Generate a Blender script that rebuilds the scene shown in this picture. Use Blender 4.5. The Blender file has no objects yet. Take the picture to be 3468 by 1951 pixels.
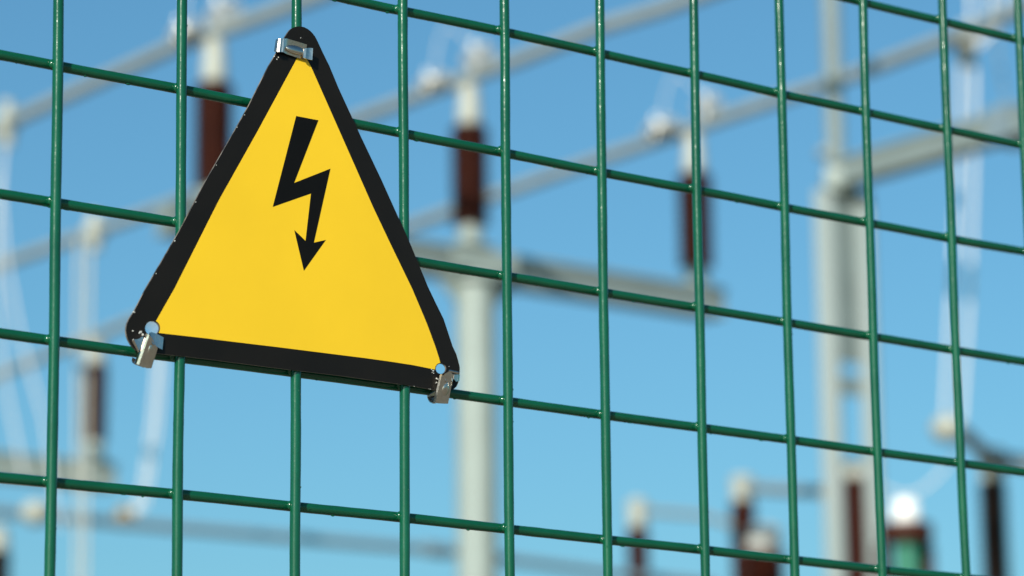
import bpy, bmesh, math, random
from mathutils import Vector, Matrix, noise
from mathutils.geometry import tessellate_polygon
random.seed(7)
S = bpy.context.scene
COL = S.collection
PITCH = 0.05
# ---------------------------------------------------------------- camera (solved from the mesh of the fence)
F_PX, IW, IH = 10800.9, 3468.0, 1951.0
RX = Vector((0.7867660705, -0.6171664676, -0.0102323798))      # camera right, in world axes
RD = Vector((0.1271609604, 0.1782824507, -0.9757281680))       # camera down
RF = Vector((0.6040109605, 0.7663686574, 0.2187460640))        # camera forward
Z0 = 1.6 + PITCH * 7.55278804
CAM = Vector((-10.97986672 * PITCH, -19.07860259 * PITCH, 1.6))
cd = bpy.data.cameras.new('camera'); cam = bpy.data.objects.new('camera', cd); COL.objects.link(cam)
m = Matrix(((RX.x, -RD.x, -RF.x), (RX.y, -RD.y, -RF.y), (RX.z, -RD.z, -RF.z))).to_4x4()
m.translation = CAM
cam.matrix_world = m
cd.sensor_fit = 'HORIZONTAL'; cd.sensor_width = 36.0; cd.lens = F_PX / IW * 36.0
cd.clip_start = 0.05; cd.clip_end = 3000
cd.dof.use_dof = True; cd.dof.focus_distance = 1.185; cd.dof.aperture_fstop = 13.0
S.camera = cam
S.render.resolution_x = 1024; S.render.resolution_y = 576

D = IW / 2576.0            # most measurements were taken on a 2576 wide view of the photograph
def ray(nx, ny):
    return (RX * ((nx - IW / 2) / F_PX) + RD * ((ny - IH / 2) / F_PX) + RF)
def on_plane(nx, ny, y):                      # native pixel -> point on the vertical plane Y = y
    v = ray(nx, ny); return CAM + v * ((y - CAM.y) / v.y)
def at_z(x, y, z):
    v = ray(x * D, y * D); return CAM + v * ((z - CAM.z) / v.z)
def at_r(x, y, r):                            # point at horizontal distance r from the camera
    v = ray(x * D, y * D); return CAM + v * (r / math.hypot(v.x, v.y))
def hdist(p):
    return math.hypot(p.x - CAM.x, p.y - CAM.y)
def metres(px, p):                            # width of px measured pixels at the depth of p
    return px * D / F_PX * (p - CAM).dot(RF)

# ---------------------------------------------------------------- object helpers
def link(name, bm, mat, parent=None, smooth=True, recalc=True):
    if recalc: bmesh.ops.recalc_face_normals(bm, faces=bm.faces)
    me = bpy.data.meshes.new(name); bm.to_mesh(me); bm.free()
    o = bpy.data.objects.new(name, me); COL.objects.link(o)
    for mm in (mat if isinstance(mat, (list, tuple)) else [mat]): me.materials.append(mm)
    if smooth:
        for p in me.polygons: p.use_smooth = True
        try: me.set_sharp_from_angle(angle=math.radians(38))
        except Exception: pass
    if parent:
        o.parent = parent
        o.matrix_parent_inverse = Matrix.Translation(-parent.location)
    return o
def thing(name, label, cat, loc, group=None):
    o = bpy.data.objects.new(name, None); COL.objects.link(o)
    o.location = loc; o.empty_display_size = 0.05
    o['label'] = label; o['category'] = cat
    if group: o['group'] = group
    return o
def tag(o, label, cat, group=None):
    o['label'] = label; o['category'] = cat
    if group: o['group'] = group
    return o
def frame_from(d):
    d = d.normalized(); up = Vector((0, 0, 1)) if abs(d.z) < 0.95 else Vector((1, 0, 0))
    a = d.cross(up).normalized(); b = a.cross(d).normalized()
    return a, b
def tube(bm, pts, r, seg=16, cap=True):
    pts = [Vector(p) for p in pts]; n = len(pts)
    rs = r if isinstance(r, (list, tuple)) else [r] * n
    rings = []
    for k in range(n):
        d = (pts[min(k + 1, n - 1)] - pts[max(k - 1, 0)])
        a, b = frame_from(d)
        rings.append([bm.verts.new(pts[k] + (a * math.cos(2 * math.pi * s / seg) + b * math.sin(2 * math.pi * s / seg)) * rs[k]) for s in range(seg)])
    for k in range(n - 1):
        for s in range(seg):
            bm.faces.new((rings[k][s], rings[k][(s + 1) % seg], rings[k + 1][(s + 1) % seg], rings[k + 1][s]))
    if cap:
        bm.faces.new(rings[0]); bm.faces.new(rings[-1])
def lathe(bm, base, prof, seg=28):            # prof: (radius, height) pairs up a vertical axis
    base = Vector(base); rings = []
    for r, h in prof:
        rings.append([bm.verts.new(base + Vector((math.cos(2 * math.pi * s / seg) * r, math.sin(2 * math.pi * s / seg) * r, h))) for s in range(seg)])
    for k in range(len(rings) - 1):
        for s in range(seg):
            bm.faces.new((rings[k][s], rings[k][(s + 1) % seg], rings[k + 1][(s + 1) % seg], rings[k + 1][s]))
    bm.faces.new(rings[0]); bm.faces.new(rings[-1])
def box(bm, c, ax, ay, az, bevel=0.0):        # centre and three half axes
    c = Vector(c); vs = []
    for sx in (-1, 1):
        for sy in (-1, 1):
            for sz in (-1, 1): vs.append(bm.verts.new(c + ax * sx + ay * sy + az * sz))
    fs = [bm.faces.new([vs[i] for i in q]) for q in ((0, 1, 3, 2), (4, 6, 7, 5), (0, 4, 5, 1), (2, 3, 7, 6), (0, 2, 6, 4), (1, 5, 7, 3))]
    if bevel:
        es = list({e for f in fs for e in f.edges})
        bmesh.ops.bevel(bm, geom=es, offset=bevel, segments=2, affect='EDGES', profile=0.5)
def blob(bm, c, rx, ry=None, rz=None, sub=2):
    ry = ry or rx; rz = rz or rx
    g = bmesh.ops.create_icosphere(bm, subdivisions=sub, radius=1.0)
    for v in g['verts']: v.co = Vector((v.co.x * rx, v.co.y * ry, v.co.z * rz)) + Vector(c)

# ---------------------------------------------------------------- materials
def new_mat(name):
    mt = bpy.data.materials.new(name); mt.use_nodes = True
    return mt, mt.node_tree, mt.node_tree.nodes['Principled BSDF']
def noisy(name, col, rough, var=0.12, scale=8.0, metal=0.0, bump=0.0, bscale=60.0, bdist=0.01, stretch=None, col2=None, spec=0.5, coat=0.0):
    mt, nt, b = new_mat(name)
    tc = nt.nodes.new('ShaderNodeTexCoord'); mp = nt.nodes.new('ShaderNodeMapping')
    nt.links.new(tc.outputs['Object'], mp.inputs['Vector'])
    if stretch: mp.inputs['Scale'].default_value = stretch
    n = nt.nodes.new('ShaderNodeTexNoise'); n.inputs['Scale'].default_value = scale; n.inputs['Detail'].default_value = 6
    nt.links.new(mp.outputs[0], n.inputs['Vector'])
    rp = nt.nodes.new('ShaderNodeValToRGB')
    c2 = col2 or tuple(c * (1 - 2 * var) for c in col)
    rp.color_ramp.elements[0].position = 0.3; rp.color_ramp.elements[1].position = 0.7
    rp.color_ramp.elements[0].color = (*c2, 1); rp.color_ramp.elements[1].color = (*col, 1)
    nt.links.new(n.outputs['Fac'], rp.inputs['Fac']); nt.links.new(rp.outputs['Color'], b.inputs['Base Color'])
    b.inputs['Metallic'].default_value = metal
    b.inputs['Specular IOR Level'].default_value = spec
    b.inputs['Coat Weight'].default_value = coat; b.inputs['Coat Roughness'].default_value = 0.08
    mr = nt.nodes.new('ShaderNodeMapRange'); mr.inputs['To Min'].default_value = rough * 0.8; mr.inputs['To Max'].default_value = rough * 1.25
    nt.links.new(n.outputs['Fac'], mr.inputs['Value']); nt.links.new(mr.outputs[0], b.inputs['Roughness'])
    if bump:
        n2 = nt.nodes.new('ShaderNodeTexNoise'); n2.inputs['Scale'].default_value = bscale; n2.inputs['Detail'].default_value = 3
        nt.links.new(mp.outputs[0], n2.inputs['Vector'])
        bp = nt.nodes.new('ShaderNodeBump'); bp.inputs['Strength'].default_value = bump; bp.inputs['Distance'].default_value = bdist
        nt.links.new(n2.outputs['Fac'], bp.inputs['Height']); nt.links.new(bp.outputs[0], b.inputs['Normal'])
    return mt
M = {}
M['green'] = noisy('green_plastic_coating', (0.0028, 0.088, 0.041), 0.15, 0.14, 45, bump=0.26, bscale=330, bdist=0.0004, spec=0.52)
M['black'] = noisy('black_enamel', (0.0105, 0.0085, 0.0065), 0.34, 0.12, 40, bump=0.25, bscale=55, bdist=0.0012, spec=0.2)
M['edge'] = noisy('worn_sheet_edge', (0.22, 0.19, 0.16), 0.45, 0.2, 260, col2=(0.015, 0.015, 0.013))
M['chip'] = noisy('chipped_bare_metal', (0.62, 0.62, 0.58), 0.4, 0.1, 300)
M['yellow'] = noisy('yellow_reflective_film', (0.865, 0.542, 0.0165), 0.38, 0.035, 16, bump=0.18, bscale=26, bdist=0.0012, spec=0.35)
M['ink'] = noisy('black_print', (0.0045, 0.0035, 0.0025), 0.45, 0.1, 60, spec=0.18)
M['steel'] = noisy('stainless_strip', (0.64, 0.59, 0.53), 0.22, 0.06, 500, metal=1.0, bump=0.25, bscale=600, bdist=0.0003)
M['galv'] = noisy('galvanised_steel', (0.285, 0.34, 0.318), 0.5, 0.06, 3, bump=0.1, bscale=30, metal=0.0)
M['beam'] = noisy('dark_and_shaded_galvanised', (0.20, 0.25, 0.248), 0.55, 0.08, 3, bump=0.1, bscale=30)  # darker galvanised tone; on the gantry beam it paints in shade
M['alu'] = noisy('weathered_aluminium', (0.27, 0.315, 0.32), 0.5, 0.08, 4, metal=0.1)
M['bright'] = noisy('bright_aluminium', (0.62, 0.63, 0.61), 0.34, 0.06, 8, metal=0.55)
M['cable'] = noisy('pale_stranded_cable', (0.66, 0.69, 0.71), 0.45, 0.06, 20, metal=0.2)
M['cream_cable'] = noisy('weathered_stranded_cable', (0.50, 0.50, 0.44), 0.5, 0.06, 20)
M['bronze'] = noisy('bronze_clamp', (0.30, 0.23, 0.12), 0.45, 0.1, 9, metal=0.2)
M['cream'] = noisy('cream_cap_paint', (0.40, 0.42, 0.37), 0.45, 0.06, 6)
M['maroon'] = noisy('brown_glazed_porcelain', (0.056, 0.0135, 0.0075), 0.42, 0.12, 5, spec=0.22)
M['dark'] = noisy('dark_brown_porcelain', (0.017, 0.010, 0.007), 0.42, 0.12, 5, spec=0.22)
M['palegrey'] = noisy('pale_grey_cap_paint', (0.5, 0.5, 0.47), 0.4, 0.05, 6)
M['white'] = noisy('white_enamel', (0.90, 0.90, 0.88), 0.3, 0.03, 6)
M['tank'] = noisy('green_tank_paint', (0.014, 0.175, 0.105), 0.4, 0.10, 5)
M['slate'] = noisy('blue_grey_painted_steel', (0.19, 0.255, 0.295), 0.5, 0.08, 5)
M['gravel'] = noisy('crushed_stone', (0.38, 0.32, 0.23), 0.9, 0.2, 30, bump=0.6, bscale=90, bdist=0.02, col2=(0.15, 0.13, 0.09))

# ---------------------------------------------------------------- sky and sun
SUN_AZ, SUN_EL = 57.0, 24.0      # degrees left of the fence normal (on the camera's side), elevation
ts = Vector((-math.sin(math.radians(SUN_AZ)) * math.cos(math.radians(SUN_EL)), -math.cos(math.radians(SUN_AZ)) * math.cos(math.radians(SUN_EL)), math.sin(math.radians(SUN_EL))))
w = bpy.data.worlds.new('World'); S.world = w; w.use_nodes = True
nt = w.node_tree; bg = nt.nodes['Background']
sky = nt.nodes.new('ShaderNodeTexSky'); sky.sky_type = 'NISHITA'; sky.sun_disc = False
sky.sun_elevation = math.radians(SUN_EL); sky.sun_rotation = math.atan2(ts.x, ts.y)
sky.altitude = 0; sky.air_density = 1.1; sky.dust_density = 1.5; sky.ozone_density = 6.0
wb = nt.nodes.new('ShaderNodeMix'); wb.data_type = 'RGBA'; wb.blend_type = 'MULTIPLY'; wb.inputs[0].default_value = 1.0
wb.inputs[7].default_value = (0.70, 0.99, 0.905, 1)          # the camera's cool white balance
nt.links.new(sky.outputs[0], wb.inputs[6]); nt.links.new(wb.outputs[2], bg.inputs['Color']); bg.inputs['Strength'].default_value = 0.121
sl = bpy.data.lights.new('sun', 'SUN'); sl.energy = 5.0; sl.angle = math.radians(0.5); sl.color = (1.0, 0.93, 0.82)
so = bpy.data.objects.new('sun', sl); COL.objects.link(so)
so.rotation_euler = (-ts).to_track_quat('-Z', 'Y').to_euler(); so.location = (-5, -5, 8)
S.view_settings.view_transform = 'Standard'; S.view_settings.look = 'None'; S.view_settings.gamma = 1; S.view_settings.exposure = 0.13
S.cycles.use_denoising = True
S.cycles.max_bounces = 8

# ---------------------------------------------------------------- ground
bm = bmesh.new()
g = 1200.0
f = bm.faces.new([bm.verts.new(p) for p in ((-g, -g, 0), (g, -g, 0), (g, g, 0), (-g, g, 0))])
ground = link('ground', bm, M['gravel'], smooth=False); ground['kind'] = 'structure'

# ================================================================ the welded mesh fence
VB = {0: (-0.00205, 0.01714, -0.04677), 1: (-0.00125, 0.00981, -0.00332), 2: (0, 0.00372, 0.01053), 3: (-0.00092, 0.00489, 0.00794),
      4: (0, 0, 0.00749), 5: (0.00062, -0.00447, -0.00551), 6: (0.00055, -0.00573, 0.01708), 7: (0.00076, -0.00566, -0.00122),
      8: (0.00273, -0.01153, -0.00438), 9: (0.00203, -0.00644, -0.00092), 10: (0, 0, -0.00723)}
HB = {0: (-0.00046, 0.00865, -0.0533, 0.10965), 1: (-0.00011, 0.00108, -0.00117, -0.00365), 2: (-2e-05, 0.00032, -0.00147, 0.00319),
      3: (-4e-05, 0.00075, -0.0025, -0.00269), 4: (-0.00012, 0.00211, -0.00779, -0.00067)}
HRANGE = {0: (2.9, 10.2), 1: (-.4, 10.2), 2: (-.4, 10.2), 3: (-.4, 10.2), 4: (-.4, 9.5)}
RV, RH, YH = 0.00195, 0.00188, 0.00365
def poly(c, x):
    r = 0.0
    for k in c: r = r * x + k
    return r
def clampf(x, a, b): return max(a, min(b, x))
def v_off(i, j):
    return poly(VB[i], clampf(j, -1.6, 4.9)) if i in VB else 0.0
def h_off(j, i):
    if j in HB: return poly(HB[j], clampf(i, *HRANGE[j]))
    return poly((-0.0078, 0.0564), clampf(i, 7, 11)) if j == -1 else 0.0
ZTOP = Z0 + 0.05 * 9; ZBOT = Z0 - 0.05 * 38
fence = thing('mesh_fence', 'green plastic-coated welded wire mesh fence that carries the yellow warning sign', 'fence', (0, 0, 0))
def wob(p, s, a): return noise.noise(p * s) * a
def add_specks(bm, centre, rad, lo, hi, n, vertical):
    for k in range(n):
        t = lo + (hi - lo) * random.random()
        c, y0 = centre(t)
        ang = random.uniform(-1.1, 1.1)
        s = random.uniform(0.00010, 0.00026)
        if vertical: p = c + Vector((math.sin(ang) * rad, -math.cos(ang) * rad, 0))
        else: p = c + Vector((0, -math.cos(ang - 1.2) * rad, math.sin(ang - 1.2) * rad))
        blob(bm, p, s * (1.0 if vertical else 1.8), s, s * (1.8 if vertical else 1.0), sub=1)
for i in range(-1, 12):
    bm = bmesh.new()
    def cen(j, i=i):
        return Vector((PITCH * (i + v_off(i, j)) + wob(Vector((i * 3.1, 0.3, j)), 0.9, 0.00035), wob(Vector((i * 1.7, 5.3, j)), 0.7, 0.0003), Z0 - PITCH * j)), 0
    js = [-9, -6] + [-2.6 + k * 0.05 for k in range(int(8.6 / 0.05))] + [8, 12, 20, 38]
    pts = [cen(j)[0] for j in js]
    rr = [RV * (1 + 0.035 * noise.noise(Vector((i * 7.7, 1.1, j * 2.3))) + 0.03 * noise.noise(Vector((i * 2.7, 4.1, j * 9.0)))) for j in js]
    tube(bm, pts, rr, 20)
    add_specks(bm, cen, RV, -2.3, 5.6, 12, True)
    link('vertical_wire', bm, M['green'], fence)
for j in range(-1, 5):
    bm = bmesh.new()
    def cen(t, j=j):
        return Vector((PITCH * t, YH + wob(Vector((t, j * 2.2, 8.8)), 0.6, 0.0002), Z0 - PITCH * (j + h_off(j, t)) + wob(Vector((t, j * 3.3, 1.8)), 0.9, 0.0003))), 0
    ts_ = [-22, -12, -4] + [-2 + k * 0.06 for k in range(int(14.2 / 0.06))] + [14, 20, 30]
    rr = [RH * (1 + 0.03 * noise.noise(Vector((t * 2.1, 1.1, j * 5.3))) + 0.03 * noise.noise(Vector((t * 8, 6.1, j * 2.3)))) for t in ts_]
    tube(bm, [cen(t)[0] for t in ts_], rr, 18)
    add_specks(bm, cen, RH, -0.6, 11, 26, False)
    for k in range(9):                                   # coating drips under the wire
        t = random.uniform(-0.5, 10.8); c, _ = cen(t)
        blob(bm, c + Vector((0, -0.0004, -RH * 0.95)), random.uniform(0.0006, 0.0016), 0.0005, random.uniform(0.0003, 0.0006), sub=2)
    for i in range(-1, 12):                              # weld swelling where the wires cross
        c, _ = cen(i + v_off(i, j))
        blob(bm, c + Vector((-0.0004, -YH * 0.5, random.uniform(-.0003, .0003))), 0.0025 * random.uniform(.85, 1.12), 0.0015, 0.00195, sub=2)
    link('horizontal_wire', bm, M['green'], fence)
bm = bmesh.new()                                          # the rest of the panel, out of the picture
for i in list(range(-22, -1)) + list(range(12, 31)):
    tube(bm, [(PITCH * i, 0, ZTOP), (PITCH * i, 0, ZBOT)], RV, 8)
for j in list(range(-8, -1)) + list(range(5, 38)):
    tube(bm, [(PITCH * -22, YH, Z0 - PITCH * j), (PITCH * 30, YH, Z0 - PITCH * j)], RH, 8)
link('wire_mesh', bm, M['green'], fence)
for i in (-22.7, 30.7):
    bm = bmesh.new()
    box(bm, (PITCH * i, 0.012, 1.25), Vector((.03, 0, 0)), Vector((0, .02, 0)), Vector((0, 0, 1.25)), 0.004)
    box(bm, (PITCH * i, 0.012, 2.508), Vector((.032, 0, 0)), Vector((0, .022, 0)), Vector((0, 0, 0.008)), 0.003)
    link('fence_post', bm, M['green'], fence)

# ================================================================ the warning sign
YB, YF = -0.0021, -0.0029
def T1(x, y): return (x / 1.4844, y / 1.4844)
def T2(x, y): return (1156 + x / 1.4844, y / 1.4844)
def T4(x, y): return (x / 1.4862, 976 + y / 1.4862)
def T5(x, y): return (1156 + x / 1.4862, 976 + y / 1.4862)
def ZA(x, y): return (880 + x / 6.037, 60 + y / 6.037)
def ZB(x, y): return (400 + x / 6.037, 1040 + y / 6.037)
def ZC(x, y): return (1400 + x / 6.9, 1180 + y / 6.9)
def ZD(x, y): return (880 + x / 2.4967, 360 + y / 2.4967)
def xz(p, y): q = on_plane(p[0], p[1], y); return Vector((q.x, q.z, 0))
outer = [ZA(500, 420), ZA(530, 370), ZA(565, 312), ZA(610, 252), ZA(660, 212), ZA(720, 188), ZA(790, 178), ZA(850, 180), ZA(910, 195), ZA(970, 224), ZA(1030, 268),
         ZA(1085, 325), ZA(1130, 385), ZA(1165, 450), ZA(1210, 545), ZA(1300, 740), ZA(1420, 980), ZA(1610, 1440),
         T2(100, 690), T2(200, 900), T2(290, 1100), T2(345, 1222), T2(435, 1440), T5(478, 80), T5(515, 155), T5(535, 215), T5(560, 292), T5(580, 335),
         ZC(1075, 390), ZC(1086, 450), ZC(1082, 560), ZC(1068, 690), ZC(1050, 800), ZC(1010, 890), ZC(940, 955), ZC(860, 995), ZC(760, 1015), ZC(640, 1000),
         ZC(520, 975), ZC(260, 930), ZC(0, 880), T5(0, 441), T4(1400, 403), ZB(1811, 1062), ZB(1400, 1015), ZB(990, 968), ZB(760, 945), ZB(560, 935), ZB(450, 920), ZB(370, 880), ZB(305, 820),
         ZB(250, 750), ZB(205, 670), ZB(175, 590), ZB(160, 500), ZB(165, 410), ZB(185, 330), ZB(220, 255), ZB(270, 175), ZB(330, 85), T4(735, 0), T1(900, 1165), T1(1030, 918), T1(1160, 692), T1(1250, 533), ZA(0, 1345), ZA(180, 990), ZA(300, 790)]
def circ(zf, cx, cy, r, a0=0, a1=360, n=20, closed=True):
    k = n if closed else n + 1
    return [zf(cx + r * math.cos(math.radians(a0 + (a1 - a0) * t / n)), cy + r * math.sin(math.radians(a0 + (a1 - a0) * t / n))) for t in range(k)]
hole_l = circ(ZB, 700, 432, 148); hole_r = circ(ZC, 645, 475, 122)
def slab(bm, loops, yf, yb, bend=None):
    fr = [[xz(p, yf) for p in lp] for lp in loops]
    flat = [q for lp in fr for q in lp]
    tris = tessellate_polygon(fr)
    b = bend or (lambda q: 0.0)
    vf = [bm.verts.new((q.x, yf + b(q), q.y)) for q in flat]; vb = [bm.verts.new((q.x, yb + b(q), q.y)) for q in flat]
    for t in tris:
        bm.faces.new([vf[k] for k in t]).material_index = 0
        bm.faces.new([vb[k] for k in reversed(t)]).material_index = 0
    o = 0
    for lp in fr:
        n = len(lp)
        for k in range(n):
            a, c = o + k, o + (k + 1) % n
            bm.faces.new((vf[a], vf[c], vb[c], vb[a])).material_index = 1
        o += n
pb = xz(ZA(820, 600), YF)
sign = thing('warning_sign', 'yellow triangular high voltage warning sign with black border and lightning bolt on the green fence', 'warning sign', (0.1, YF, Z0 - 0.14))
bm = bmesh.new(); slab(bm, [outer, hole_l, hole_r], YF, YB)
plate_bm = bm
yel = [ZA(780, 800), ZA(955, 830), ZA(1050, 1010), ZA(1245, 1449), T2(60, 815), T2(160, 1042), T2(250, 1232), T2(355, 1449), T5(400, 105), T5(432, 182), T5(472, 290), T5(492, 352)]
yel += circ(ZC, 645, 475, 138, 264, 172, 10, False)
yel += [ZC(300, 452), ZC(0, 392), T5(250, 370), T5(120, 352), T5(0, 337), T4(1400, 297), T4(1100, 261), ZB(1811, 641), ZB(1300, 583), ZB(900, 537)]
yel += circ(ZB, 700, 432, 163, 36, -62, 10, False)
yel += [ZB(940, 0), T4(880, 0), T1(1100, 1009), T1(1300, 652)]
bm = bmesh.new(); slab(bm, [yel], YF - 0.00012, YF)
link('yellow_face', bm, [M['yellow'], M['yellow']], sign, smooth=False)
bolt = [ZD(*p) for p in ((308, 82), (495, 118), (290, 648), (597, 527), (457, 1153), (558, 1130), (373, 1390), (292, 1047), (387, 1138), (433, 737), (110, 850))]
bm = bmesh.new(); slab(bm, [bolt], YF - 0.0002, YF - 0.00012)
link('lightning_symbol', bm, [M['ink'], M['ink']], sign, smooth=False)
# chipped enamel: tiny irregular flakes of bare metal round the rim and the punched holes
bm = plate_bm
def flake(zf, x, y, r, e=1.0):
    n = 7; pts = []
    for k in range(n):
        a = 2 * math.pi * k / n; rr = r * random.uniform(0.55, 1.2)
        pts.append(zf(x + math.cos(a) * rr * e, y + math.sin(a) * rr))
    n0 = len(bm.faces); slab(bm, [pts], YF - 0.00016, YF - 0.00001); bm.faces.ensure_lookup_table()
    for f_ in bm.faces[n0:]: f_.material_index = 2
for x, y, r in ((430, 490, 14), (465, 520, 18), (440, 560, 10), (475, 580, 12), (540, 705, 18), (570, 715, 14), (545, 795, 16), (525, 810, 10), (835, 420, 7), (20, 885, 8), (400, 950, 9), (370, 945, 6)):
    flake(ZC, x, y, r)
for x, y, r in ((300, 488, 16), (318, 95, 18), (345, 110, 10), (465, 505, 26), (440, 525, 22), (500, 560, 24), (320, 680, 26)):
    flake(ZB, x, y, r)
for x, y, r in ((1230, 577, 2.4), (1192, 640, 2.6), (1088, 830, 2.2), (985, 1016, 2.8), (879, 1211, 3.4), (785, 1375, 2.8)):
    flake(T1, x, y, r)
flake(ZA, 838, 412, 14, 0.6)
for x, y, r in ((295, 790, 16), (380, 810, 12), (350, 850, 12)): flake(ZA, x, y, r)
link('sign_plate', bm, [M['black'], M['edge'], M['chip']], sign, smooth=False)

# ================================================================ the three strip clips
def P3(zf, x, y, s): return on_plane(*zf(x, y), YF - s * 0.001)
def strip(bm, zf, stations, thick=0.00035, sub=1):
    """bent sheet metal: stations are ((x,y,s),(x,y,s)) pairs for the two long edges"""
    A = [P3(zf, *a) for a, b in stations]; B = [P3(zf, *b) for a, b in stations]
    n = len(A); C = [(A[k] + B[k]) / 2 for k in range(n)]
    rows = []
    for k in range(n):
        t = C[min(k + 1, n - 1)] - C[max(k - 1, 0)]
        nrm = t.cross(B[k] - A[k]).normalized()
        if nrm.dot(CAM - C[k]) < 0 and k > 0 and False: nrm = -nrm
        rows.append((A[k], B[k], A[k] - nrm * thick, B[k] - nrm * thick))
    vr = [[bm.verts.new(p) for p in r] for r in rows]
    for k in range(n - 1):
        a, b = vr[k], vr[k + 1]
        bm.faces.new((a[0], a[1], b[1], b[0])); bm.faces.new((a[2], b[2], b[3], a[3]))
        bm.faces.new((a[0], b[0], b[2], a[2])); bm.faces.new((a[1], a[3], b[3], b[1]))
    for r in (vr[0], vr[-1]): bm.faces.new((r[0], r[2], r[3], r[1]))
def dome(bm, zf, p0, p1, r0, h, s0, n=10, pointed=False, s1=None):
    """raised embossing along p0-p1 (zoom pixels), half width r0, height h (mm)"""
    s1 = s0 if s1 is None else s1
    rows = []
    L = math.hypot(p1[0] - p0[0], p1[1] - p0[1]); dx, dy = (p1[0] - p0[0]) / L, (p1[1] - p0[1]) / L
    for k in range(n + 1):
        u = k / n; prof = math.sin(math.pi * clampf(u, 0.02, 0.98)) ** (0.9 if pointed else 0.35)
        row = []
        for q in range(9):
            v = -1 + 2 * q / 8; hh = h * prof * math.sqrt(max(0, 1 - v * v))
            row.append(bm.verts.new(P3(zf, p0[0] + dx * L * u - dy * v * r0 * prof, p0[1] + dy * L * u + dx * v * r0 * prof, s0 + (s1 - s0) * u - 0.05 + hh)))
        rows.append(row)
    for k in range(n):
        for q in range(8): bm.faces.new((rows[k][q], rows[k][q + 1], rows[k + 1][q + 1], rows[k + 1][q]))
CG = 'metal clips fixing the sign to the fence'
clip = thing('metal_clip', 'shiny strip clip lying across the rounded top corner of the warning sign', 'clip', P3(ZA, 700, 640, 0), CG)
bm = bmesh.new()
strip(bm, ZA, [((420, 470, -1.2), (380, 720, -1.2)), ((352, 455, -0.8), (312, 690, -0.8)), ((345, 450, 0.2), (308, 688, 0.2)), ((362, 446, 1.2), (325, 694, 1.2)), ((398, 438, 1.9), (362, 700, 1.9)), ((425, 432, 2.2), (390, 705, 2.2)), ((446, 430, 2.0), (412, 705, 2.0)),
               ((455, 430, 1.8), (422, 706, 1.8)), ((470, 428, 2.1), (440, 706, 2.1)), ((490, 425, 2.3), (458, 708, 2.3)), ((508, 425, 2.0), (474, 712, 2.0)), ((535, 425, 1.9), (500, 728, 1.1)), ((580, 438, 1.9), (545, 748, 0.8)),
               ((760, 490, 1.9), (720, 806, 0.7)), ((955, 552, 1.9), (905, 862, 0.7))])
band = link('band', bm, M['steel'], clip)
bm = bmesh.new(); dome(bm, ZA, (540, 600), (925, 715), 100, 1.5, 1.3); link('embossed_lock', bm, M['steel'], band)
bm = bmesh.new()
strip(bm, ZA, [((880, 650, 1.5), (870, 790, 1.5)), ((905, 642, 2.0), (888, 826, 2.0)), ((945, 628, 2.3), (920, 838, 2.3)), ((975, 622, 2.1), (950, 845, 2.1)), ((1020, 624, 2.3), (1000, 858, 2.3)), ((1085, 630, 2.9), (1070, 872, 2.9))])
link('end_tab', bm, M['steel'], clip)

clip = thing('metal_clip', 'small buckled clip with a blue-reflecting flange at the lower left corner of the sign', 'clip', P3(ZB, 600, 900, 0), CG)
bm = bmesh.new()
strip(bm, ZB, [((290, 1045, -3.2), (420, 1110, -3.2)), ((285, 1085, -4.2), (440, 1160, -4.2)), ((300, 1125, -3.0), (470, 1190, -3.0)), ((345, 1155, -0.5), (540, 1225, -0.5))])
link('hook', bm, M['steel'], clip)
bm = bmesh.new()
strip(bm, ZB, [((575, 560, 0.5), (350, 1145, -0.6)), ((592, 548, 2.4), (365, 1155, 0.2)), ((612, 552, 3.2), (385, 1166, 0.6)), ((632, 575, 3.5), (420, 1180, 0.8)), ((645, 600, 3.3), (470, 1205, 0.7)), ((665, 612, 3.5), (520, 1225, 0.7)), ((690, 640, 3.5), (570, 1248, 0.6)), ((735, 740, 3.2), (620, 1250, 0.6)), ((800, 845, 3.0), (672, 1250, 0.5))])
band = link('band', bm, M['steel'], clip)
bm = bmesh.new(); dome(bm, ZB, (690, 720), (615, 1110), 62, 0.75, 3.2, pointed=True, s1=1.0); link('embossed_lock', bm, M['steel'], band)
bm = bmesh.new()
strip(bm, ZB, [((630, 530, 3.2), (690, 760, 3.4)), ((660, 516, 3.0), (730, 785, 3.2)), ((760, 545, 2.0), (800, 830, 2.2)), ((915, 622, 0.6), (890, 872, 0.8))])
link('flange', bm, M['steel'], clip)
bm = bmesh.new()
strip(bm, ZB, [((290, 690, 0.2), (420, 925, 0.2)), ((320, 660, 0.6), (430, 900, 0.8)), ((370, 665, 0.5), (450, 840, 0.9)), ((430, 650, 0.7), (480, 780, 1.0)), ((500, 600, 0.9), (540, 690, 1.2))])
link('lobe', bm, M['steel'], clip)

clip = thing('metal_clip', 'bent grey clip with a lens-shaped dent at the lower right corner of the sign', 'clip', P3(ZC, 700, 900, 0), CG)
bm = bmesh.new()
strip(bm, ZC, [((340, 1105, -3.2), (520, 1000, -3.2)), ((335, 1140, -4.2), (500, 1100, -4.2)), ((350, 1190, -4.0), (500, 1200, -4.0)), ((390, 1245, -2.5), (500, 1255, -2.5)), ((450, 1268, -0.6), (520, 1272, -0.6))])
link('hook', bm, M['steel'], clip)
bm = bmesh.new()
strip(bm, ZC, [((625, 650, 0.9), (470, 1268, -0.6)), ((640, 615, 2.6), (485, 1272, 0.2)), ((668, 606, 3.2), (510, 1276, 0.6)), ((695, 640, 3.2), (560, 1282, 0.7)), ((740, 580, 3.2), (640, 1288, 0.7)), ((830, 530, 3.1), (720, 1292, 0.6)), ((925, 620, 2.8), (798, 1292, 0.5))])
band = link('band', bm, M['steel'], clip)
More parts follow.
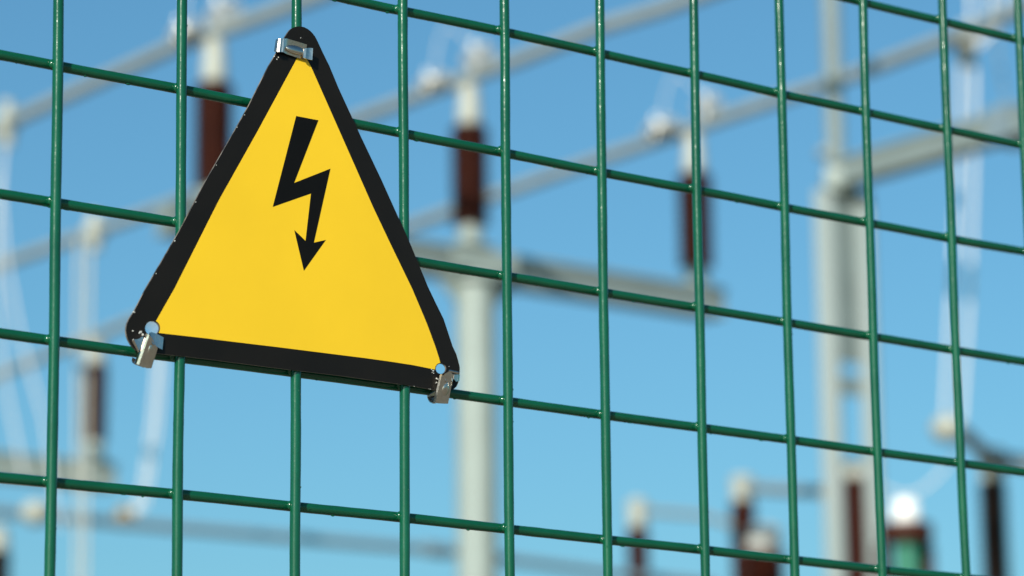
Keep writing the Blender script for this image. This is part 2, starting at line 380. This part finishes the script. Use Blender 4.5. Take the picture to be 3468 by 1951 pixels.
bm = bmesh.new(); dome(bm, ZC, (800, 790), (690, 1165), 88, 0.75, 2.95, pointed=True, s1=1.0); link('embossed_lock', bm, M['steel'], band)
bm = bmesh.new()
tube(bm, [P3(ZC, 738, 700, 2.8), P3(ZC, 758, 750, 3.0), P3(ZC, 762, 830, 2.6)], 0.00022, 8); link('prong', bm, M['steel'], band); bm = bmesh.new()
tube(bm, [P3(ZC, 905, 700, 2.8), P3(ZC, 908, 770, 2.9), P3(ZC, 892, 865, 2.4)], 0.00022, 8)
link('prong', bm, M['steel'], band)
bm = bmesh.new()
strip(bm, ZC, [((835, 495, 3.2), (1062, 545, 2.4)), ((828, 520, 3.5), (1062, 568, 2.7)), ((825, 548, 3.2), (1060, 605, 2.2))])
link('flange', bm, M['steel'], clip)
bm = bmesh.new()
strip(bm, ZC, [((940, 615, 1.7), (930, 720, 1.7)), ((1000, 612, 1.5), (985, 782, 1.5)), ((1056, 612, 1.0), (1040, 765, 1.0)), ((1070, 612, 0.2), (1055, 760, 0.2))])
link('end_tab', bm, M['steel'], clip)

# ================================================================ the switchyard behind (all out of focus)
ZBUS = 9.25
def bus_path(pts, z=ZBUS): return [at_z(x, y, z) for x, y in pts]
P = [at_z(540, 82, ZBUS), at_z(1180, 195, ZBUS), at_z(1744, 322, ZBUS)]     # where the busbars cross the gantry
R2 = hdist(P[1])
def h_at(p, x, y): return at_r(x, y, hdist(p)).z
Z_CAPTOP, Z_SHTOP, Z_SHBOT, Z_FOOT = (h_at(P[1], 1180, v) for v in (212, 318, 568, 622))
print('gantry', R2, [tuple(round(c, 2) for c in p) for p in P], Z_CAPTOP, Z_SHTOP, Z_SHBOT, Z_FOOT)
print('check foot of 1,3', h_at(P[0], 540, 455), h_at(P[2], 1745, 672), 'tops', h_at(P[0], 540, 190), h_at(P[2], 1745, 430))

def sheds(bm, base, z0, z1, r, pitch=0.055):
    prof = [(r * 0.76, 0.0)]; n = max(4, int((z1 - z0) / pitch)); dz = (z1 - z0) / n
    for k in range(n):
        h = k * dz
        prof += [(r * 0.76, h + dz * 0.1), (r, h + dz * 0.32), (r * 0.97, h + dz * 0.42), (r * 0.76, h + dz * 0.92)]
    prof.append((r * 0.76, z1 - z0))
    lathe(bm, (base[0], base[1], z0), prof, 24)
def insulator(p, zfoot, zs0, zs1, zcap, r, label, mat='maroon', group=None, rcap=0.5, ground_post=False, name='post_insulator', rc=None, capmat='cream'):
    rc = rc or r * 0.8
    t = thing(name, label, 'insulator', (p.x, p.y, zfoot if not ground_post else 0), group)
    bm = bmesh.new(); lathe(bm, (p.x, p.y, zfoot), [(rc * 1.3, 0), (rc * 1.3, 0.03), (rc * 1.0, 0.05), (rc * 0.98, zs0 - zfoot)]); link('base_flange', bm, M['galv'], t)
    bm = bmesh.new(); sheds(bm, p, zs0, zs1, r); link('shed_stack', bm, M[mat], t)
    bm = bmesh.new(); h = zcap - zs1
    lathe(bm, (p.x, p.y, zs1), [(rc * 0.9, 0), (rc, 0.03), (rc, h * 0.45), (rc * rcap * 1.6, h * 0.6), (rc * rcap * 1.9, h * 0.8), (rc * rcap * 1.2, h)]); link('cap', bm, M[capmat], t)
    if ground_post:
        bm = bmesh.new(); lathe(bm, (p.x, p.y, 0), [(0.24, 0), (0.24, 0.03), (0.11, 0.04), (0.11, zfoot - 0.03), (0.2, zfoot - 0.03), (0.2, zfoot)]); link('support_post', bm, M['galv'], t)
    return t
IG = 'brown post insulators on the gantry beam'
RI = metres(98, P[1]) / 2; RCAP = metres(60, P[1]) / 2
insulator(P[0], Z_FOOT, Z_SHBOT, Z_SHTOP, Z_CAPTOP, RI, 'ribbed brown post insulator partly hidden by the left edge of the sign', group=IG, rc=RCAP)
insulator(P[1], Z_FOOT, Z_SHBOT, Z_SHTOP, Z_CAPTOP, RI, 'ribbed brown post insulator standing above the round grey gantry column', group=IG, rc=RCAP)
insulator(P[2], Z_FOOT, Z_SHBOT, Z_SHTOP, Z_CAPTOP, RI, 'ribbed brown post insulator at the far right end of the gantry beam', group=IG, rc=RCAP)

# gantry
ax = (P[2] - P[0]); ax.z = 0; ax.normalize(); side = Vector((-ax.y, ax.x, 0)); UP = Vector((0, 0, 1))
gan = thing('steel_gantry', 'grey steel gantry of one round column and a level beam carrying three insulators', 'gantry', (P[1].x, P[1].y, 0))
bh = metres(74, P[1])
a0 = P[0] - ax * 0.45; a1 = P[2] + ax * 0.23
zc = Z_FOOT - bh / 2
def ibeam(bm, a, b, z, h, wd, tf=0.035, tw=0.03):
    c = (a + b) / 2; c.z = z; d = (b - a); d.z = 0; L = d.length / 2; d.normalize(); s = Vector((-d.y, d.x, 0))
    box(bm, c + UP * (h / 2 - tf / 2), d * L, s * wd / 2, UP * tf / 2)
    box(bm, c - UP * (h / 2 - tf / 2), d * L, s * wd / 2, UP * tf / 2)
    box(bm, c, d * L, s * tw / 2, UP * (h / 2 - tf))
bm = bmesh.new(); ibeam(bm, a0, a1, zc, bh, 0.26, tw=0.20); link('beam', bm, M['beam'], gan)  # face turned from the sun: its shade is put into the darker colour
pc = at_r(1196, 720, R2 + 0.1); rc = metres(101, pc) / 2
bm = bmesh.new(); lathe(bm, (pc.x, pc.y, 0), [(rc * 1.7, 0), (rc * 1.7, 0.04), (rc, 0.05), (rc, zc - bh / 2 - 0.04), (rc * 1.45, zc - bh / 2 - 0.04), (rc * 1.45, zc - bh / 2)], 48); link('column', bm, M['galv'], gan)
for sg in (-1, 1):
    bm = bmesh.new()
    q = [Vector((pc.x, pc.y, 0)) + ax * sg * (rc + 0.0), Vector((pc.x, pc.y, 0)) + ax * sg * (rc + 0.20)]
    v = [Vector((q[0].x, q[0].y, zc - bh / 2 - 0.25)), Vector((q[0].x, q[0].y, zc - bh / 2 - 0.042)), Vector((q[1].x, q[1].y, zc - bh / 2 - 0.002)), Vector((q[1].x, q[1].y, zc - bh / 2 - 0.06))]
    f1 = [bm.verts.new(p - side * 0.012) for p in v]; f2 = [bm.verts.new(p + side * 0.012) for p in v]
    bm.faces.new(f1); bm.faces.new(f2)
    for k in range(4): bm.faces.new((f1[k], f1[(k + 1) % 4], f2[(k + 1) % 4], f2[k]))
    link('bracket', bm, M['galv'], gan, smooth=False)
bm = bmesh.new()                                          # splice plates with bolts on the near face of the beam, over the column
box(bm, Vector((pc.x, pc.y, zc)) - side * 0.145, ax * 0.32, side * 0.012, UP * bh * 0.40)
link('splice_plate', bm, M['galv'], gan)
for p in P:
    bm = bmesh.new()
    box(bm, Vector((p.x, p.y, Z_FOOT + 0.004)), ax * 0.19, side * 0.135, UP * 0.006)
    link('seat_plate', bm, M['galv'], gan)

# busbars
RB = metres(36, P[1]) / 2
def busbar(pts, label, clamps):
    path = bus_path(pts)
    t = thing('busbar', label, 'busbar', path[len(path) // 2], 'grey tubular busbars')
    bm = bmesh.new(); tube(bm, path, RB, 16); link('tube', bm, M['alu'], t)
    return t
b1 = busbar([(-900, 730), (-120, 372), (25, 306), (440, 116), (540, 82), (590, 66), (750, 8), (1400, -235)], 'grey tubular busbar passing over the insulator left of the sign', None)
b2 = busbar([(-420, 815), (0, 666), (260, 575), (450, 506), (640, 418), (888, 302), (1083, 229), (1180, 195), (1309, 148), (1509, 69), (1660, 24), (2200, -165)], 'grey tubular busbar crossing above the round column and middle insulator', None)
b3 = busbar([(-300, 1060), (255, 840), (320, 812), (640, 702), (1038, 566), (1229, 497), (1493, 405), (1620, 362), (1744, 322), (1818, 296), (1957, 250), (2158, 184), (2357, 108), (2440, 76), (2600, 10), (2900, -130)], 'grey tubular busbar running up to the dropper clamp at the right edge', None)
def fitting(parent, l, r, p, kind=0):
    """shiny clamps either side of an insulator cap: l, r are (x, y, w, h) in the 2576 wide view"""
    for (x, y, wd, hh) in (l, r):
        c = at_r(x, y, hdist(p)); a = metres(wd, c) / 2; b = metres(hh, c) / 2
        bm = bmesh.new()
        blob(bm, c, a * 0.8, a * 0.8, b * 0.8, sub=3)
        tube(bm, [c - side * a * 1.2, c + side * a * 1.2], b * 0.6, 16)
        for q in (-0.5, 0.5): tube(bm, [c + ax * a * q - UP * b, c + ax * a * q + UP * b], 0.02, 10)
        link('clamp', bm, M['bright'], parent)
    c = at_r((l[0] + r[0]) / 2, (l[1] + r[1]) / 2, hdist(p)); A = at_r(l[0], l[1], hdist(p)); B = at_r(r[0], r[1], hdist(p))
    bm = bmesh.new()
    pts = []
    for k in range(17):
        u = k / 16; q = A.lerp(B, u) + (UP * 0.36 - ax * 0.10) * math.sin(math.pi * u); pts.append(q)
    tube(bm, pts, 0.008, 8); link('flexible_link', bm, M['cable'], parent)
fitting(b1, (466, 78, 84, 60), (562, 38, 72, 96), P[0])
fitting(b2, (1090, 206, 86, 52), (1204, 146, 64, 84), P[1])
fitting(b3, (1662, 320, 80, 54), (1781, 266, 54, 68), P[2])

# droppers: pale stranded conductors hanging off the busbars
def dropper(paths, label, r=0.014, clamp=None, clamp_low=None, mat='cable', group='pale cable droppers'):
    t = thing('dropper_cable', label, 'cable', paths[0][0], group)
    for pts in paths:
        pts = [Vector(p) for p in pts]; sm = []
        for k in range(len(pts) - 1):
            for u in range(6): sm.append(pts[k].lerp(pts[k + 1], u / 6))
        sm.append(pts[-1])
        bm = bmesh.new(); tube(bm, sm, r, 8); link('strand', bm, M[mat], t)
    for c in (clamp, clamp_low):
        if c:
            p, a, b = c; bm = bmesh.new(); blob(bm, p, a, a, b, 2); tube(bm, [p - UP * b * 1.2, p + UP * b * 1.2], a * 0.6, 12); link('clamp', bm, M['cream' if c is clamp else 'bronze'], t)
    return t
# left one, under the first busbar
j = at_z(18, 312, ZBUS); rj = hdist(j)
dropper([[at_r(10, 330, rj), at_r(2, 480, rj), at_r(14, 650, rj), at_r(52, 850, rj), at_r(112, 1060, rj), at_r(150, 1330, rj)],
         [at_r(18, 330, rj), at_r(-4, 470, rj), at_r(-10, 700, rj), at_r(10, 950, rj), at_r(60, 1200, rj)]],
        'pale cable pair slanting down at the left edge from a cream busbar clamp', clamp=(j, 0.10, 0.17))
j = at_z(238, 583, ZBUS); rj = hdist(j)
dropper([[at_r(200, 600, rj), at_r(196, 900, rj), at_r(196, 1250, rj), at_r(192, 1560, rj)], [at_r(226, 600, rj), at_r(221, 900, rj), at_r(217, 1250, rj), at_r(213, 1560, rj)]],
        'straight pale cable bundle in front of the lone brown insulator beside the sign', r=0.019, clamp=(j, 0.12, 0.16), mat='cream_cable')
rj = 36.0; c0 = at_r(312, 1302, rj)
dropper([[at_r(392, 780, rj), at_r(394, 930, rj), at_r(382, 1060, rj), at_r(352, 1260, rj), at_r(318, 1300, rj)], [at_r(404, 780, rj), at_r(408, 930, rj), at_r(396, 1080, rj), at_r(366, 1270, rj), at_r(322, 1306, rj)]],
        'curved pale cable pair hanging below the lower left corner of the sign', r=0.022, clamp_low=(c0, 0.13, 0.10))
# right one
j = at_z(2428, 112, ZBUS); rj = hdist(j)
dropper([[at_r(2418, 150, rj), at_r(2412, 400, rj), at_r(2392, 750, rj), at_r(2376, 1060, rj)], [at_r(2452, 150, rj), at_r(2450, 420, rj), at_r(2440, 740, rj), at_r(2420, 1060, rj)], [at_r(2440, -120, rj), at_r(2444, 60, rj), at_r(2440, 120, rj)], [at_r(2498, -120, rj), at_r(2490, 40, rj), at_r(2450, 120, rj)], [at_r(2536, -120, rj), at_r(2530, 50, rj), at_r(2460, 120, rj)]],
        'tall pale cable pair dropping from a cream clamp near the right edge', r=0.019, clamp=(j, 0.10, 0.15))

# second gantry on the left with the lone insulator that carries the third busbar
pD = at_z(240, 845, ZBUS); rD = hdist(pD)
zt, zb, zf = (at_r(240, v, rD).z for v in (918, 1112, 1165))
insulator(pD, zf, zb, zt, ZBUS - RB, metres(70, pD) / 2, 'brown post insulator seen behind the pale cables left of the sign')
gl = thing('steel_gantry', 'short grey beam and column under the lone brown insulator at the left', 'gantry', (pD.x, pD.y, 0))
bm = bmesh.new(); hb = metres(62, pD); ibeam(bm, pD - ax * 5.0, pD + ax * 0.25, zf - hb / 2, hb, 0.26, tw=0.18); link('beam', bm, M['galv'], gl)
bm = bmesh.new(); q = pD - ax * 3.6; lathe(bm, (q.x, q.y, 0), [(0.3, 0), (0.3, 0.04), (0.17, 0.05), (0.17, zf - hb - 0.002)]); link('column', bm, M['galv'], gl)

# low tubular bus, far
zl = at_r(700, 1350, 33).z
low = [at_z(x, y, zl) for x, y in ((-900, 1214), (0, 1288), (310, 1316), (1120, 1386), (1560, 1446), (1800, 1470))]
t = thing('busbar', 'low blue-grey busbar crossing behind the fence under the sign', 'busbar', low[2], 'grey tubular busbars')
bm = bmesh.new(); tube(bm, low, metres(26, low[2]) / 2, 14); link('tube', bm, M['slate'], t)
bm = bmesh.new(); tube(bm, [at_z(1066, 1380, zl), at_z(1128, 1387, zl)], metres(36, low[3]) / 2, 14); link('clamp', bm, M['slate'], t)
bm = bmesh.new(); c = at_r(92, 1290, hdist(low[1]) - .2); blob(bm, c, .16, .16, .13, 2); link('clamp', bm, M['cream'], t)
# dark insulator cut by the left edge
p = at_r(-6, 1400, 30)
insulator(p, 1.6, 3.0, at_r(0, 1388, 30).z, at_r(0, 1325, 30).z, metres(72, p) / 2, 'dark brown insulator with a cream cap cut off by the lower left edge', mat='dark', ground_post=True)

# right hand portal: battened column, pipe mast, cross beam toward the camera
ZX = at_r(2100, 440, 24.5).z
pt = at_z(2112, 440, ZX)
dirx = at_z(2576, 305, ZX) - pt; dirx.z = 0; dirx.normalize(); sx = Vector((-dirx.y, dirx.x, 0))
por = thing('steel_portal', 'pale twin-leg steel portal with a mast and a cross beam at the right', 'portal', (pt.x, pt.y, 0))
def mm(px): return metres(px, pt)
vr = Vector((RX.x, RX.y, 0)).normalized(); vf = Vector((-vr.y, vr.x, 0))
def leg(x0, x1, ytop, depth, back=0.0):
    c = at_r((x0 + x1) / 2, 700, hdist(pt)) + vf * back; top = at_r((x0 + x1) / 2, ytop, hdist(pt)).z; wd = mm(x1 - x0) / 2
    bm = bmesh.new()
    d1 = (vr * 0.975 - vf * 0.22).normalized(); d2 = Vector((-d1.y, d1.x, 0))
    box(bm, Vector((c.x, c.y, top / 2)), d1 * wd * 0.85, d2 * depth, UP * top / 2, 0.008)
    return link('leg', bm, M['beam'], por)
leg(2052, 2108, 480, 0.075); leg(2160, 2206, 480, 0.06, 0.1)
bm = bmesh.new()
def plate(x0, x1, y0, y1, back):
    c = at_r((x0 + x1) / 2, (y0 + y1) / 2, hdist(pt)); da = (vr * 0.80 + vf * 0.60); box(bm, c + vf * back, da * mm(x1 - x0) / 1.6, Vector((-da.y, da.x, 0)) * 0.012, UP * mm(y1 - y0) / 2)
plate(2096, 2170, 480, 912, 0.06); plate(2112, 2168, 945, 990, 0.06)
link('batten_plate', bm, M['beam'], por)
bm = bmesh.new(); c = at_r(2116, 455, hdist(pt)); box(bm, c, vr * mm(86) / 2, vf * 0.12, UP * mm(62) / 2, 0.02); link('head_plate', bm, M['galv'], por)
bm = bmesh.new(); c = at_r(2096, 200, hdist(pt)); tube(bm, [Vector((c.x, c.y, at_r(2096, 430, hdist(pt)).z)), Vector((c.x, c.y, c.z + 3.5))], mm(46) / 2, 20); link('mast', bm, M['beam'], por)
bm = bmesh.new(); c = at_r(2076, 385, hdist(pt)); blob(bm, c, mm(24), mm(24), mm(16), 2); link('mast_collar', bm, M['alu'], por)
bm = bmesh.new(); hx = mm(66); a = pt + dirx * 0.0; ibeam(bm, a, pt + dirx * 9, ZX, hx, 0.2, tw=0.15); link('cross_beam', bm, M['beam'], por)
bm = bmesh.new(); c = at_z(2545, 318, ZX); box(bm, Vector((c.x, c.y, ZX)), dirx * .12, sx * .16, UP * hx * .62); link('splice_plate', bm, M['slate'], por)
# thin braces right of the cross beam, hanging from it
t = thing('stay_wire', 'thin dark wire rising beside the pale cable pair at the right edge', 'wire', at_r(2545, 330, 26))
bm = bmesh.new(); tube(bm, [at_r(2545, 330, 26), at_r(2512, 150, 26), at_r(2490, -150, 26)], 0.012, 8); link('strand', bm, M['slate'], t)
# lower right apparatus
def low_ins(x, ycap0, ysh, r, wd, label, mat='maroon', group='brown insulators at the lower right', rcap=0.62, capmat='cream'):
    p = at_r(x, ysh, r); zs1 = p.z; zc_ = at_r(x, ycap0, r).z
    zs0 = zs1 - 1.5
    return p, insulator(p, zs0 - 0.15, zs0, zs1, zc_, metres(wd, p) / 2, label, mat=mat, group=group, rcap=rcap, ground_post=True, capmat=capmat)
pA, _ = low_ins(1604, 1255, 1328, 40, 60, 'thin brown insulator with a cream cap between two fence wires lower right of centre')
pB, _ = low_ins(1868, 1196, 1262, 35, 70, 'tall brown insulator with a cream cap just behind a small white-capped one')
pC, _ = low_ins(2152, 1158, 1206, 30, 80, 'maroon insulator rising in front of the twin-leg steel portal')
pE, _ = low_ins(2496, 1140, 1212, 28, 78, 'almost black insulator near the lower right corner below a slanted connector', mat='dark')
pF, _ = low_ins(1922, 1322, 1386, 32, 112, 'short wide brown insulator with a round white cap beside a taller one', rcap=0.55, capmat='palegrey')
for p, x, y, r_ in ((pA, 1604, 1285, 40), (pB, 1868, 1222, 35), (pC, 2152, 1178, 30)):
    pass
def connector(pts, rad, label, mat='alu', name='connector_bar'):
    t = thing(name, label, 'connector', pts[0], 'thin connectors between the lower insulators')
    bm = bmesh.new(); tube(bm, pts, rad, 12); link('rod', bm, M[mat], t)
    for q in (pts[0], pts[-1]):
        bm = bmesh.new(); blob(bm, q, rad * 2.2, rad * 2.2, rad * 1.8, 2); link('terminal', bm, M['cream'], t)
connector([at_r(1606, 1284, 40), at_r(1760, 1296, 39), at_r(1850, 1320, 38)], 0.045, 'thin grey rod leaving the cap of the thin brown insulator')
connector([at_r(1870, 1226, 35), at_r(1960, 1232, 34), at_r(2090, 1238, 33)], 0.06, 'grey rod from the tall brown insulator toward the portal leg')
connector([at_r(2384, 1078, rj), at_r(2424, 1090, 26.5), at_r(2465, 1128, 27), at_r(2500, 1158, 28)], 0.065, 'slanted grey connector from the tall cable pair down to the black insulator', mat='alu')
connector([at_r(2500, 1158, 28), at_r(2600, 1166, 27.5), at_r(2760, 1180, 27)], 0.07, 'grey connector leaving the black insulator past the right edge')
def arc(label, a, b, r_, sag):
    t = thing('jumper_cable', label, 'cable', at_r(*a, r_), 'pale cable droppers')
    bm = bmesh.new(); A, B = at_r(*a, r_), at_r(*b, r_)
    tube(bm, [A.lerp(B, k / 14) - UP * sag * math.sin(math.pi * k / 14) for k in range(15)], 0.014, 8); link('strand', bm, M['cable'], t)
arc('pale sagging cable between the maroon insulator and the black insulator', (2160, 1175), (2420, 1120), 29, 0.35)
# instrument transformer with white dome
RW = 23.8
pw = at_r(2278, 1300, RW)
t = thing('instrument_transformer', 'green-bodied transformer with a bright white dome on a maroon collar', 'transformer', (pw.x, pw.y, 0))
zd0 = at_r(2278, 1318, RW).z; zd1 = at_r(2278, 1252, RW).z; rw = metres(72, pw) / 2
bm = bmesh.new(); lathe(bm, (pw.x, pw.y, zd0), [(rw * 0.92, 0), (rw, 0.03), (rw, (zd1 - zd0) * .55), (rw * .92, (zd1 - zd0) * .78), (rw * .68, (zd1 - zd0) * .94), (rw * .25, zd1 - zd0)]); link('dome', bm, M['white'], t)
zc1 = at_r(2278, 1362, RW).z; rk = metres(134, pw) / 2
bm = bmesh.new(); lathe(bm, (pw.x, pw.y, zc1), [(rk * .96, 0), (rk, 0.02), (rk, zd0 - zc1 - 0.01), (rk * .9, zd0 - zc1)]); link('collar', bm, M['maroon'], t)
rg = metres(66, pw) / 2
bm = bmesh.new(); lathe(bm, (pw.x, pw.y, 0), [(rg * 1.3, 0), (rg * 1.3, .05), (rg, .06), (rg, zc1)], 40); link('body', bm, M['tank'], t)
for sg in (-1, 1):
    c = pw + vr * sg * rk * .82 + vf * 0.12
    bm = bmesh.new(); sheds(bm, c, zc1 - 1.6, zc1 - 0.003, metres(44, pw) / 2); link('bushing', bm, M['maroon'], t)
print('n', len(S.objects))
